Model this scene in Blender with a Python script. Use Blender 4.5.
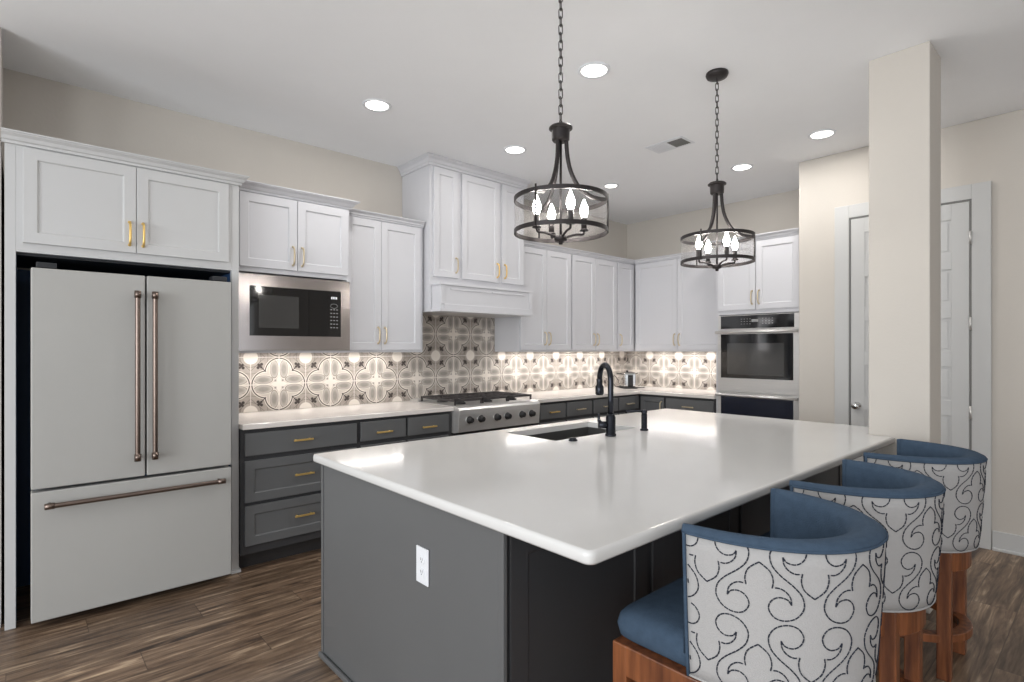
import bpy, bmesh, math, random
from mathutils import Vector, Matrix
random.seed(4)
PI = math.pi
for o in list(bpy.data.objects): bpy.data.objects.remove(o)
sc = bpy.context.scene
COL = sc.collection

# ------------------------------------------------------------------ camera
F_PX, HZ, HC = 549.8, 349.5, 1.40
TH = math.atan(612 / F_PX)
cam_d = bpy.data.cameras.new('camera'); cam = bpy.data.objects.new('camera', cam_d); COL.objects.link(cam)
cam_d.sensor_width = 36.0; cam_d.sensor_fit = 'HORIZONTAL'; cam_d.lens = 36.0 * F_PX / 1024
cam_d.shift_x = 0.0; cam_d.shift_y = (HZ - 341.0) / 1024
cam_d.clip_start = .02; cam_d.clip_end = 100
cam.location = (0, 0, HC); cam.rotation_euler = (PI / 2, 0, TH - PI / 2)
sc.camera = cam

# ------------------------------------------------------------------ world, exposure
w = bpy.data.worlds.new('world'); sc.world = w; w.use_nodes = True
bg = w.node_tree.nodes['Background']; bg.inputs[0].default_value = (.80, .88, 1, 1); bg.inputs[1].default_value = .35
vs = sc.view_settings; vs.view_transform = 'Standard'; vs.look = 'None'; vs.gamma = 1; vs.use_curve_mapping = False
vs.exposure = 0.19

def area(name, loc, target, sx, sy, power, color=(1, 1, 1), shape='RECTANGLE', spread=180):
    l = bpy.data.lights.new(name, 'AREA'); l.shape = shape; l.size = sx; l.size_y = sy; l.energy = power; l.color = color
    l.spread = math.radians(spread)
    o = bpy.data.objects.new(name, l); COL.objects.link(o); o.location = loc
    d = Vector(target) - Vector(loc); o.rotation_euler = d.to_track_quat('-Z', 'Y').to_euler()
    return o
# area lights added at unseen windows behind the camera to light the kitchen
WX, WY = -3.3, -4.0                 # inner faces of the far-left and the near wall
P_SIDE, P_NEAR, P_CAN, P_UC = 104, 14, 6, 1.7
for yc in (-1.9, 1.5):
    area('window_daylight', (WX + .03, yc, 1.55), (0, yc, 1.55), 2.2, 2.1, P_SIDE, (.93, .97, 1))
for xc in (-1.2, 2.4):
    area('window_daylight', (xc, WY + .03, 1.55), (xc, 0, 1.55), 2.2, 2.1, P_NEAR, (.93, .97, 1))

# ------------------------------------------------------------------ materials
def new_mat(name):
    m = bpy.data.materials.new(name); m.use_nodes = True
    nt = m.node_tree; b = nt.nodes['Principled BSDF']
    return m, nt, b
def srgb(r, g, b):
    f = lambda c: ((c / 255 + .055) / 1.055) ** 2.4 if c > 10 else c / 255 / 12.92
    return (f(r), f(g), f(b), 1)
def mat(name, rgb, rough=.5, metal=0, bump=0, bscale=60, var=0.0, vscale=6, coat=0, spec=.5, stretch=None, emit=None, estr=0):
    m, nt, b = new_mat(name)
    c = srgb(*rgb); b.inputs['Base Color'].default_value = c
    b.inputs['Roughness'].default_value = rough; b.inputs['Metallic'].default_value = metal
    b.inputs['Specular IOR Level'].default_value = spec
    b.inputs['Coat Weight'].default_value = coat
    if emit: b.inputs['Emission Color'].default_value = srgb(*emit); b.inputs['Emission Strength'].default_value = estr
    tc = nt.nodes.new('ShaderNodeTexCoord'); mp = nt.nodes.new('ShaderNodeMapping')
    if stretch: mp.inputs['Scale'].default_value = stretch
    nt.links.new(tc.outputs['Object'], mp.inputs[0])
    n = nt.nodes.new('ShaderNodeTexNoise'); n.inputs['Scale'].default_value = vscale; n.inputs['Detail'].default_value = 4
    nt.links.new(mp.outputs[0], n.inputs['Vector'])
    mx = nt.nodes.new('ShaderNodeMix'); mx.data_type = 'RGBA'
    v = max(var, .015)
    mx.inputs[6].default_value = tuple(c[i] * (1 - v) for i in range(3)) + (1,)
    mx.inputs[7].default_value = tuple(min(1, c[i] * (1 + v)) for i in range(3)) + (1,)
    nt.links.new(n.outputs[0], mx.inputs[0]); nt.links.new(mx.outputs[2], b.inputs['Base Color'])
    if bump:
        n2 = nt.nodes.new('ShaderNodeTexNoise'); n2.inputs['Scale'].default_value = bscale; n2.inputs['Detail'].default_value = 5
        nt.links.new(mp.outputs[0], n2.inputs['Vector'])
        bp = nt.nodes.new('ShaderNodeBump'); bp.inputs['Strength'].default_value = bump; bp.inputs['Distance'].default_value = .003
        nt.links.new(n2.outputs[0], bp.inputs['Height']); nt.links.new(bp.outputs[0], b.inputs['Normal'])
    return m
M = {}
M['wall'] = mat('greige_wall_paint', (203, 197, 189), .85, bump=.25, bscale=70)
M['ceiling'] = mat('ceiling_paint', (246, 247, 249), .9, bump=.2, bscale=90)
M['trim'] = mat('trim_paint', (198, 198, 197), .5)
M['white_cab'] = mat('white_cabinet_paint', (207, 207, 211), .42)
M['fridge_cab'] = mat('white_cabinet_paint', (198, 198, 198), .42)
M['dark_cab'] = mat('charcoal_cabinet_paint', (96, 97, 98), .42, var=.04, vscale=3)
M['frame'] = mat('charcoal_face_frame', (58, 58, 60), .5)  # cabinet charcoal darkened: shade between fronts and on the island's seating side
M['toe'] = mat('toe_kick', (52, 50, 50), .6)
M['stop'] = mat('shadow_grey_stop', (120, 120, 118), .6)
M['gap'] = mat('dark_recess', (34, 36, 40), .6)
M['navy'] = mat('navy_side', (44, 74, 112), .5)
M['appl'] = mat('matte_white_appliance', (171, 170, 167), .45, spec=.4)
M['bronze'] = mat('brushed_bronze', (124, 110, 102), .32, 1, stretch=(1, 1, 1))
M['gold'] = mat('champagne_gold', (232, 196, 120), .35, .7)
M['champ'] = mat('champagne_pull', (206, 190, 160), .3, .7)
M['steel'] = mat('stainless_steel', (214, 212, 210), .32, .65, bump=.06, bscale=40, var=.05, vscale=8, stretch=(1, 1, 14))
M['steel_mw'] = mat('brushed_steel_trim', (182, 175, 173), .2, .95, var=.06, vscale=5, stretch=(14, 1, 1))
M['chrome'] = mat('chrome', (215, 215, 215), .12, 1)
M['glass_blk'] = mat('black_glass', (18, 18, 20), .06, spec=.8)
M['glass_lo'] = mat('smoked_oven_glass', (24, 28, 44), .12, spec=.7)
M['cavity'] = mat('oven_window', (62, 62, 62), .08, spec=.8)
M['blk'] = mat('black_iron', (32, 31, 32), .55)
M['iron'] = mat('cast_iron_grate', (54, 50, 50), .6)
M['faucet'] = mat('dark_bronze_faucet', (48, 50, 56), .22, .85)
M['pend'] = mat('dark_bronze_pendant', (54, 50, 50), .42, .6)
M['mesh'] = None
M['sink'] = mat('grey_composite_sink', (66, 66, 65), .4)
M['quartz'] = mat('white_quartz', (214, 213, 211), .11, var=.03, vscale=3, spec=.4)
M['quartz2'] = mat('veined_white_quartz', (224, 218, 213), .15, var=.06, vscale=7)
M['plastic'] = mat('white_plastic', (226, 228, 232), .35)
M['blue'] = mat('blue_chenille', (66, 82, 100), .95, bump=.5, bscale=240, var=.22, vscale=38, spec=.15)
M['linen'] = mat('pale_linen', (172, 170, 169), .95, bump=.4, bscale=300, var=.05, vscale=120, spec=.15)
M['thread'] = mat('navy_thread', (26, 33, 48), .8)
M['screen'] = mat('lit_digits', (200, 200, 200), .5, emit=(235, 240, 245), estr=.5)
M['mark'] = mat('pale_print', (150, 150, 150), .5)
def emis(name, rgb, s):
    m, nt, b = new_mat(name); b.inputs['Base Color'].default_value = srgb(*rgb)
    b.inputs['Emission Color'].default_value = srgb(*rgb); b.inputs['Emission Strength'].default_value = s
    return m
M['bulb'] = emis('lit_bulb', (255, 250, 243), 75)
M['can'] = emis('lit_downlight', (255, 250, 242), 5)
M['strip'] = emis('lit_strip', (255, 247, 236), 3)

def wood_stool():
    m, nt, b = new_mat('stained_oak'); L = nt.links.new
    tc = nt.nodes.new('ShaderNodeTexCoord'); mp = nt.nodes.new('ShaderNodeMapping'); mp.inputs['Scale'].default_value = (30, 30, 3)
    n = nt.nodes.new('ShaderNodeTexNoise'); n.inputs['Scale'].default_value = 1.6; n.inputs['Detail'].default_value = 6
    r = nt.nodes.new('ShaderNodeValToRGB'); r.color_ramp.elements[0].position = .3; r.color_ramp.elements[0].color = srgb(84, 46, 28)
    r.color_ramp.elements[1].position = .75; r.color_ramp.elements[1].color = srgb(146, 88, 52)
    L(tc.outputs['Object'], mp.inputs[0]); L(mp.outputs[0], n.inputs['Vector']); L(n.outputs[0], r.inputs[0]); L(r.outputs[0], b.inputs['Base Color'])
    b.inputs['Roughness'].default_value = .4
    return m
M['oak'] = wood_stool()

class NB:                                   # tiny node-expression helper
    def __init__(s, nt): s.nt = nt
    def m(s, op, *a, clamp=False):
        n = s.nt.nodes.new('ShaderNodeMath'); n.operation = op; n.use_clamp = clamp
        for i, v in enumerate(a):
            if isinstance(v, (int, float)): n.inputs[i].default_value = v
            else: s.nt.links.new(v, n.inputs[i])
        return n.outputs[0]
    def mix(s, f, a, b):
        n = s.nt.nodes.new('ShaderNodeMix'); n.data_type = 'RGBA'
        if isinstance(f, (int, float)): n.inputs[0].default_value = f
        else: s.nt.links.new(f, n.inputs[0])
        for i, v in ((6, a), (7, b)):
            if isinstance(v, tuple): n.inputs[i].default_value = v
            else: s.nt.links.new(v, n.inputs[i])
        return n.outputs[2]
    def dist(s, x, y, cx, cy):
        dx = s.m('SUBTRACT', x, cx); dy = s.m('SUBTRACT', y, cy)
        return s.m('SQRT', s.m('ADD', s.m('MULTIPLY', dx, dx), s.m('MULTIPLY', dy, dy)))
    def inside(s, d, r, soft=.012): # 1 when d<r
        return s.m('DIVIDE', s.m('SUBTRACT', r + soft, d), 2 * soft, clamp=True)
    def ring(s, d, r, wd, soft=.01):
        return s.inside(s.m('ABSOLUTE', s.m('SUBTRACT', d, r)), wd, soft)

def tile_mat(name, axis, P0, Z0, H):
    m, nt, b = new_mat(name); N = NB(nt); L = nt.links.new
    tc = nt.nodes.new('ShaderNodeTexCoord'); sp = nt.nodes.new('ShaderNodeSeparateXYZ'); L(tc.outputs['Object'], sp.inputs[0])
    a = N.m('DIVIDE', N.m('PINGPONG', N.m('SUBTRACT', sp.outputs[axis], P0), H), H)
    c = N.m('DIVIDE', N.m('PINGPONG', N.m('SUBTRACT', sp.outputs[2], Z0), H), H)
    mx = N.m('MAXIMUM', a, c); mn = N.m('MINIMUM', a, c)
    d1 = N.dist(mx, mn, .465, 0.0)
    noise = nt.nodes.new('ShaderNodeTexNoise'); noise.inputs['Scale'].default_value = 28; noise.inputs['Detail'].default_value = 5
    L(tc.outputs['Object'], noise.inputs['Vector'])
    field = N.mix(noise.outputs[0], srgb(146, 137, 129), srgb(176, 167, 158))
    petal0 = N.mix(noise.outputs[0], srgb(182, 174, 165), srgb(198, 190, 181))
    leaf = N.mix(noise.outputs[0], srgb(134, 128, 122), srgb(158, 151, 144))
    cream = srgb(222, 214, 205); dark = srgb(58, 49, 46); mid = srgb(112, 102, 96)
    # leaves in the lobes
    dl = N.dist(N.m('MULTIPLY', mx, .72), N.m('MULTIPLY', mn, 1.55), .40, .27)
    petal = N.mix(N.inside(dl, .17, .07), petal0, leaf)
    petal = N.mix(N.ring(dl, .235, .010, .012), petal, mid)
    petal = N.mix(N.ring(dl, .262, .012, .012), petal, cream)
    # background flourishes
    dk = N.dist(mx, mn, 1.0, 1.0)
    bgc = N.mix(N.ring(dk, .36, .010), field, mid)
    bgc = N.mix(N.ring(dk, .60, .008), bgc, mid)
    da = N.m('ABSOLUTE', N.m('SUBTRACT', N.m('ADD', a, c), 1.5))
    bgc = N.mix(N.m('MULTIPLY', N.inside(da, .012), N.inside(dk, .55)), bgc, mid)
    col = N.mix(N.inside(d1, .49), bgc, petal)
    col = N.mix(N.ring(d1, .455, .014), col, cream)
    col = N.mix(N.ring(d1, .492, .018), col, dark)
    col = N.mix(N.ring(d1, .530, .012), col, cream)
    # outer cream echo line
    # centre cross
    dsum = N.m('ADD', N.m('MULTIPLY', mx, .75), N.m('MULTIPLY', mn, 1.2))
    col = N.mix(N.inside(dsum, .24), col, cream)
    sq = N.m('MAXIMUM', N.m('ABSOLUTE', N.m('SUBTRACT', a, .13)), N.m('ABSOLUTE', N.m('SUBTRACT', c, .13)))
    col = N.mix(N.inside(sq, .035), col, leaf)
    # clubs
    for (cx, cy, r) in ((.635, .635, .045), (.725, .725, .05), (.745, .625, .055), (.69, .69, .05)):
        col = N.mix(N.inside(N.dist(mx, mn, cx, cy), r), col, dark)
    dg = N.m('ABSOLUTE', N.m('SUBTRACT', a, c))
    st = N.m('MULTIPLY', N.inside(dg, .022), N.inside(N.m('ABSOLUTE', N.m('SUBTRACT', mx, .56)), .09))
    col = N.mix(st, col, dark)
    # disc
    col = N.mix(N.inside(dk, .25), col, cream)
    # grout
    g = N.m('MAXIMUM', N.inside(a, .017, .010), N.inside(c, .017, .010))
    g = N.m('MAXIMUM', g, N.m('MAXIMUM', N.inside(N.m('SUBTRACT', 1, a), .010, .008), N.inside(N.m('SUBTRACT', 1, c), .010, .008)))
    col = N.mix(g, col, cream)
    L(col, b.inputs['Base Color']); b.inputs['Roughness'].default_value = .6
    return m
M['tile_back'] = tile_mat('patterned_tile', 0, 1.495, 1.135, .206)
M['tile_right'] = tile_mat('patterned_tile', 1, 3.795, 1.125, .206)

def floor_mat():
    m, nt, b = new_mat('plank_floor'); N = NB(nt); L = nt.links.new
    tc = nt.nodes.new('ShaderNodeTexCoord'); sp = nt.nodes.new('ShaderNodeSeparateXYZ'); L(tc.outputs['Object'], sp.inputs[0])
    PW, PL = .19, 1.22
    row = N.m('FLOOR', N.m('DIVIDE', sp.outputs[1], PW))
    fy = N.m('FRACT', N.m('DIVIDE', sp.outputs[1], PW))
    off = N.m('MULTIPLY', N.m('FRACT', N.m('MULTIPLY', row, .377)), PL)
    xs = N.m('DIVIDE', N.m('ADD', sp.outputs[0], off), PL)
    cx = N.m('FLOOR', xs); fx = N.m('FRACT', xs)
    wn = nt.nodes.new('ShaderNodeTexWhiteNoise'); wn.noise_dimensions = '2D'
    cb = nt.nodes.new('ShaderNodeCombineXYZ'); L(row, cb.inputs[0]); L(cx, cb.inputs[1]); L(cb.outputs[0], wn.inputs['Vector'])
    # grain coordinates, shifted per plank
    gv = nt.nodes.new('ShaderNodeCombineXYZ')
    L(N.m('ADD', N.m('MULTIPLY', sp.outputs[0], .7), N.m('MULTIPLY', wn.outputs[0], 37.0)), gv.inputs[0])
    L(N.m('MULTIPLY', sp.outputs[1], 9.0), gv.inputs[1]); L(N.m('MULTIPLY', wn.outputs[0], 11.0), gv.inputs[2])
    n1 = nt.nodes.new('ShaderNodeTexNoise'); n1.inputs['Scale'].default_value = 1.7; n1.inputs['Detail'].default_value = 7; n1.inputs['Distortion'].default_value = 1.4
    n1.inputs['Roughness'].default_value = .62
    L(gv.outputs[0], n1.inputs['Vector'])
    wv = nt.nodes.new('ShaderNodeTexWave'); wv.bands_direction = 'Y'; wv.inputs['Scale'].default_value = 2.2; wv.inputs['Distortion'].default_value = 9
    wv.inputs['Detail'].default_value = 4; wv.inputs['Detail Scale'].default_value = 1.2; L(gv.outputs[0], wv.inputs['Vector'])
    r = nt.nodes.new('ShaderNodeValToRGB'); e = r.color_ramp.elements
    e[0].position = .28; e[0].color = srgb(50, 38, 30); e[1].position = .74; e[1].color = srgb(200, 176, 148)
    x = e.new(.44); x.color = srgb(100, 80, 64); x = e.new(.58); x.color = srgb(134, 112, 91)
    n2 = nt.nodes.new('ShaderNodeTexNoise'); n2.inputs['Scale'].default_value = 5.5; n2.inputs['Detail'].default_value = 6; n2.inputs['Distortion'].default_value = 2.2
    g2 = nt.nodes.new('ShaderNodeCombineXYZ')
    L(N.m('ADD', N.m('MULTIPLY', sp.outputs[0], .42), N.m('MULTIPLY', wn.outputs[0], 19.0)), g2.inputs[0]); L(N.m('MULTIPLY', sp.outputs[1], 3.2), g2.inputs[1])
    L(g2.outputs[0], n2.inputs['Vector'])
    g = N.m('ADD', N.m('MULTIPLY', n1.outputs[0], .60), N.m('MULTIPLY', n2.outputs[0], .40))
    g = N.m('ADD', N.m('MULTIPLY', N.m('SUBTRACT', g, .5), 1.35), .50)
    L(g, r.inputs[0])
    tone = N.m('ADD', .74, N.m('MULTIPLY', wn.outputs[0], .42))
    c = nt.nodes.new('ShaderNodeMix'); c.data_type = 'RGBA'; c.blend_type = 'MULTIPLY'; c.inputs[0].default_value = 1
    L(r.outputs[0], c.inputs[6])
    tcb = nt.nodes.new('ShaderNodeCombineXYZ')
    for i in range(3): L(tone, tcb.inputs[i])
    L(tcb.outputs[0], c.inputs[7])
    seam = N.m('MAXIMUM', N.inside(N.m('MINIMUM', fy, N.m('SUBTRACT', 1, fy)), .010, .006), N.inside(N.m('MINIMUM', fx, N.m('SUBTRACT', 1, fx)), .0015, .001))
    out = N.mix(N.m('MULTIPLY', seam, .6), c.outputs[2], srgb(48, 38, 32))
    L(out, b.inputs['Base Color']); b.inputs['Roughness'].default_value = .42
    bp = nt.nodes.new('ShaderNodeBump'); bp.inputs['Strength'].default_value = .25; bp.inputs['Distance'].default_value = .002
    L(n1.outputs[0], bp.inputs['Height']); L(bp.outputs[0], b.inputs['Normal'])
    return m
M['floor'] = floor_mat()

def mesh_screen():
    # fine wire gauze of the pendant drums: a real open weave, too fine to model wire by wire
    m, nt, b = new_mat('wire_gauze')
    b.inputs['Base Color'].default_value = srgb(96, 94, 94); b.inputs['Metallic'].default_value = .4; b.inputs['Roughness'].default_value = .5
    N = NB(nt); tc = nt.nodes.new('ShaderNodeTexCoord'); sp = nt.nodes.new('ShaderNodeSeparateXYZ'); nt.links.new(tc.outputs['Object'], sp.inputs[0])
    ang = N.m('ARCTAN2', sp.outputs[1], sp.outputs[0])
    u = N.m('FRACT', N.m('MULTIPLY', ang, 90)); v = N.m('FRACT', N.m('MULTIPLY', sp.outputs[2], 420))
    a = N.m('MAXIMUM', N.m('LESS_THAN', u, .16), N.m('LESS_THAN', v, .16))
    nt.links.new(a, b.inputs['Alpha'])
    return m
M['mesh'] = mesh_screen()

# ------------------------------------------------------------------ mesh helpers
class MB:
    def __init__(s): s.v = []; s.f = []; s.m = []; s.sm = []
    def add(s, vs, fs, mi=0, smooth=False):
        o = len(s.v); s.v += [tuple(v) for v in vs]
        for f in fs: s.f.append(tuple(i + o for i in f)); s.m.append(mi); s.sm.append(smooth)
        return s
    def box(s, x0, x1, y0, y1, z0, z1, mi=0):
        x0, x1 = sorted((x0, x1)); y0, y1 = sorted((y0, y1)); z0, z1 = sorted((z0, z1))
        v = [(x0,y0,z0),(x1,y0,z0),(x1,y1,z0),(x0,y1,z0),(x0,y0,z1),(x1,y0,z1),(x1,y1,z1),(x0,y1,z1)]
        return s.add(v, [(3,2,1,0),(4,5,6,7),(0,1,5,4),(1,2,6,5),(2,3,7,6),(3,0,4,7)], mi)
    def tube(s, pts, r, n=8, mi=0, closed=False, caps=True, rads=None):
        pts = [Vector(p) for p in pts]; N = len(pts); o = []
        t0 = None
        prev = None
        for i, p in enumerate(pts):
            if closed: t = (pts[(i + 1) % N] - pts[i - 1])
            else: t = pts[min(i + 1, N - 1)] - pts[max(i - 1, 0)]
            t.normalize()
            if prev is None:
                a = Vector((0, 0, 1)) if abs(t.z) < .9 else Vector((1, 0, 0))
                u = t.cross(a).normalized()
            else:
                u = prev - t * prev.dot(t)
                u = u.normalized() if u.length > 1e-6 else t.cross(Vector((1, 0, 0))).normalized()
            prev = u; w_ = t.cross(u)
            rr = rads[i] if rads else r
            o.append([p + (u * math.cos(2*PI*k/n) + w_ * math.sin(2*PI*k/n)) * rr for k in range(n)])
        vs = [q for ring in o for q in ring]; fs = []
        M_ = N if closed else N - 1
        for i in range(M_):
            j = (i + 1) % N
            for k in range(n): fs.append((i*n+k, i*n+(k+1)%n, j*n+(k+1)%n, j*n+k))
        if caps and not closed: fs.append(tuple(range(n - 1, -1, -1))); fs.append(tuple((N-1)*n + k for k in range(n)))
        return s.add(vs, fs, mi, True)
    def lathe(s, prof, c=(0, 0, 0), n=32, mi=0, axis='z', smooth=True):
        vs = []; fs = []
        for (r, z) in prof:
            for k in range(n):
                a = 2*PI*k/n; x, y = r*math.cos(a), r*math.sin(a)
                p = {'z': (x, y, z), 'y': (x, z, y), 'x': (z, x, y)}[axis]
                vs.append((p[0]+c[0], p[1]+c[1], p[2]+c[2]))
        for i in range(len(prof) - 1):
            for k in range(n): fs.append((i*n+k, i*n+(k+1)%n, (i+1)*n+(k+1)%n, (i+1)*n+k))
        if prof[0][0] > 1e-6: fs.append(tuple(range(n)))
        if prof[-1][0] > 1e-6: fs.append(tuple((len(prof)-1)*n + k for k in range(n - 1, -1, -1)))
        return s.add(vs, fs, mi, smooth)
    def loft(s, rings, closed_ring=True, cap=False, mi=0, smooth=False, close_loop=False):
        n = len(rings[0]); vs = [p for r in rings for p in r]; fs = []
        R = len(rings)
        for i in range(R if close_loop else R - 1):
            j = (i + 1) % R
            for k in range(n if closed_ring else n - 1):
                fs.append((i*n+k, i*n+(k+1)%n, j*n+(k+1)%n, j*n+k))
        if cap: fs.append(tuple(range(n - 1, -1, -1))); fs.append(tuple((R-1)*n + k for k in range(n)))
        return s.add(vs, fs, mi, smooth)
    def prism(s, poly, z0, z1, mi=0):
        n = len(poly); vs = [(x, y, z0) for x, y in poly] + [(x, y, z1) for x, y in poly]
        fs = [tuple(range(n - 1, -1, -1)), tuple(range(n, 2*n))] + [(k, (k+1)%n, n+(k+1)%n, n+k) for k in range(n)]
        return s.add(vs, fs, mi)
    def build(s, name, mats, parent=None, bevel=0, seg=2, loc=None):
        me = bpy.data.meshes.new(name); me.from_pydata(s.v, [], s.f); me.validate(); me.update()
        if not isinstance(mats, (list, tuple)): mats = [mats]
        for m in mats: me.materials.append(M[m] if isinstance(m, str) else m)
        if len(me.polygons) == len(s.f):
            for p, mi, sm in zip(me.polygons, s.m, s.sm): p.material_index = mi; p.use_smooth = sm
        bm = bmesh.new(); bm.from_mesh(me); bmesh.ops.recalc_face_normals(bm, faces=bm.faces); bm.to_mesh(me); bm.free()
        o = bpy.data.objects.new(name, me); COL.objects.link(o)
        if parent: o.parent = parent
        if loc: o.location = loc
        if bevel:
            b = o.modifiers.new('bevel', 'BEVEL'); b.width = bevel; b.segments = seg; b.limit_method = 'ANGLE'; b.angle_limit = math.radians(40)
            b.use_clamp_overlap = True
        return o

def thing(name, label, cat, loc=(0, 0, 0), rz=0, group=None):
    o = bpy.data.objects.new(name, None); COL.objects.link(o); o.location = loc; o.rotation_euler = (0, 0, rz)
    o.empty_display_size = .1; o['label'] = label; o['category'] = cat
    if group: o['group'] = group
    return o
def tag(o, label, cat, group=None, kind=None):
    o['label'] = label; o['category'] = cat
    if group: o['group'] = group
    if kind: o['kind'] = kind
    return o
def struct(name, mb, m, bevel=0, label=None):
    o = mb.build(name, m, bevel=bevel); o['kind'] = 'structure'
    if label: o['label'] = label
    return o
def catmull(P, n=6, closed=False):
    P = [Vector(p) for p in P]; out = []; N = len(P)
    for i in range(N if closed else N - 1):
        g = (lambda k: P[k % N]) if closed else (lambda k: P[max(0, min(N - 1, k))])
        p0, p1, p2, p3 = g(i-1), g(i), g(i+1), g(i+2)
        for j in range(n):
            t = j / n
            out.append(.5*((2*p1) + (p2-p0)*t + (2*p0-5*p1+4*p2-p3)*t*t + (3*p1-p0-3*p2+p3)*t**3))
    if not closed: out.append(P[-1])
    return out

# ------------------------------------------------------------------ room shell
CZ = 3.035; YB = 4.35; XR = 5.93; XD = 5.075; YD = 1.90
NEAR = -4.0
f_ = MB(); f_.box(WX - .2, XR + .2, NEAR - .2, YB + .2, -.1, 0); struct('floor', f_, 'floor')
c_ = MB(); c_.box(WX - .2, XR + .2, NEAR - .2, YB + .2, CZ, CZ + .1); struct('ceiling', c_, 'ceiling')
m = MB(); m.box(-.063, XR + .15, YB, YB + .15, 0, CZ); struct('wall_back', m, 'wall')
m = MB(); m.box(XR, XR + .15, YD, YB, 0, CZ); struct('wall_right', m, 'wall')
m = MB(); m.box(XD, XR + .15, NEAR, YD, 0, CZ); struct('wall_door_side', m, 'wall', bevel=.008)
m = MB(); m.box(WX, -.063, 3.80, YB + .15, 0, CZ); struct('wall_left', m, 'wall', bevel=.008)
# walls behind the camera with windows added to carry the lights
def holed(name, axis, pos, a0, a1, holes, thick):
    mb = MB(); z0, z1 = .5, 2.6
    def bx(u0, u1, za, zb):
        if axis == 'x': mb.box(pos - thick, pos, u0, u1, za, zb)
        else: mb.box(u0, u1, pos - thick, pos, za, zb)
    bx(a0, a1, 0, z0); bx(a0, a1, z1, CZ)
    cur = a0
    for h0, h1 in holes: bx(cur, h0, z0, z1); cur = h1
    bx(cur, a1, z0, z1)
    struct(name, mb, 'wall')
    for i, (h0, h1) in enumerate(holes):
        fr = MB(); t = .05
        for (u0, u1, za, zb) in ((h0, h0+t, z0, z1), (h1-t, h1, z0, z1), (h0, h1, z0, z0+t), (h0, h1, z1-t, z1), ((h0+h1)/2-.02, (h0+h1)/2+.02, z0, z1)):
            if axis == 'x': fr.box(pos - .10, pos - .04, u0, u1, za, zb)
            else: fr.box(u0, u1, pos - .10, pos - .04, za, zb)
        struct('window_%d' % (i + (1 if axis == 'x' else 3)), fr, 'trim')
holed('wall_far_left', 'x', WX, NEAR, 3.80, ((-3.0, -.8), (.4, 2.6)), .15)
holed('wall_near', 'y', NEAR, WX, XD, ((-2.3, -.1), (1.3, 3.5)), .15)
# structural pillar at the island's corner
m = MB(); m.box(3.585, 3.846, .685, .968, 0, CZ); struct('trim_1', m, 'wall', bevel=.006, label='square greige structural pillar at the far corner of the island')
# baseboards
def baseboard(name, x0, x1, y0, y1, nx, ny):
    mb = MB()
    if nx: mb.box(x0, x0 + nx*.016, y0, y1, 0, .135); mb.box(x0, x0 + nx*.028, y0, y1, 0, .02)
    else: mb.box(x0, x1, y0, y0 + ny*.016, 0, .135); mb.box(x0, x1, y0, y0 + ny*.028, 0, .02)
    struct(name, mb, 'trim', bevel=.003)
baseboard('baseboard_right', XD, 0, NEAR + .01, .615, -1, 0)
baseboard('baseboard_middle', XD, 0, 1.615, YD, -1, 0)
baseboard('baseboard_left', WX + .01, -.065, 3.80, 0, 0, -1)

# door in the right-hand wall
dm = MB()
y0, y1, zt = .725, 1.505, 2.475
casing = MB(); cw = .105
for (a, b_, za, zb) in ((y0 - cw, y0, 0, zt + cw), (y1, y1 + cw, 0, zt + cw), (y0, y1, zt, zt + cw)):
    casing.box(XD - .022, XD, a, b_, za, zb)
struct('trim_2', casing, 'trim', bevel=.003, label='pale door casing')
jm = MB(); jm.box(XD-.0185, XD-.001, y0, y0+.012, 0, zt); jm.box(XD-.0185, XD-.001, y1-.012, y1, 0, zt); jm.box(XD-.0185, XD-.001, y0+.012, y1-.012, zt-.012, zt)
jam = jm.build('door_stop', 'stop')
slab = MB(); xf = XD - .016
slab.box(xf + .008, XD - .001, y0 + .014, y1 - .014, .01, zt - .014)
st = .10; a0, a1 = y0 + .014, y1 - .014
slab.box(xf, xf + .008, a0, a0 + st, .01, zt - .014); slab.box(xf, xf + .008, a1 - st, a1, .01, zt - .014)
ztops = [2.345, 1.985, 1.63, 1.275, .915, .56]; ph = .245
edges = [zt - .014] + sum(([z, z - ph] for z in ztops), []) + [.01]
for i in range(0, len(edges), 2): slab.box(xf, xf + .008, a0 + st, a1 - st, edges[i + 1], edges[i])
for z in ztops: slab.box(xf + .003, xf + .008, a0 + st + .022, a1 - st - .022, z - ph + .022, z - .022)
door = slab.build('door_1', 'trim', bevel=.002); door['kind'] = 'structure'; jam.parent = door
kb = MB(); kb.lathe([(.03, 0), (.03, -.008), (.012, -.012), (.011, -.035), (.02, -.04), (.028, -.052), (.026, -.066), (.012, -.072), (0, -.072)], (xf, 1.445, .945), 20, axis='x')
kb.build('door_knob', 'chrome', door)
for z in (2.20, 1.585, .95):
    h = MB(); h.tube([(xf - .008, y0 + .006, z - .045), (xf - .008, y0 + .006, z + .045)], .008, 8); h.build('hinge', 'steel', door)

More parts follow.
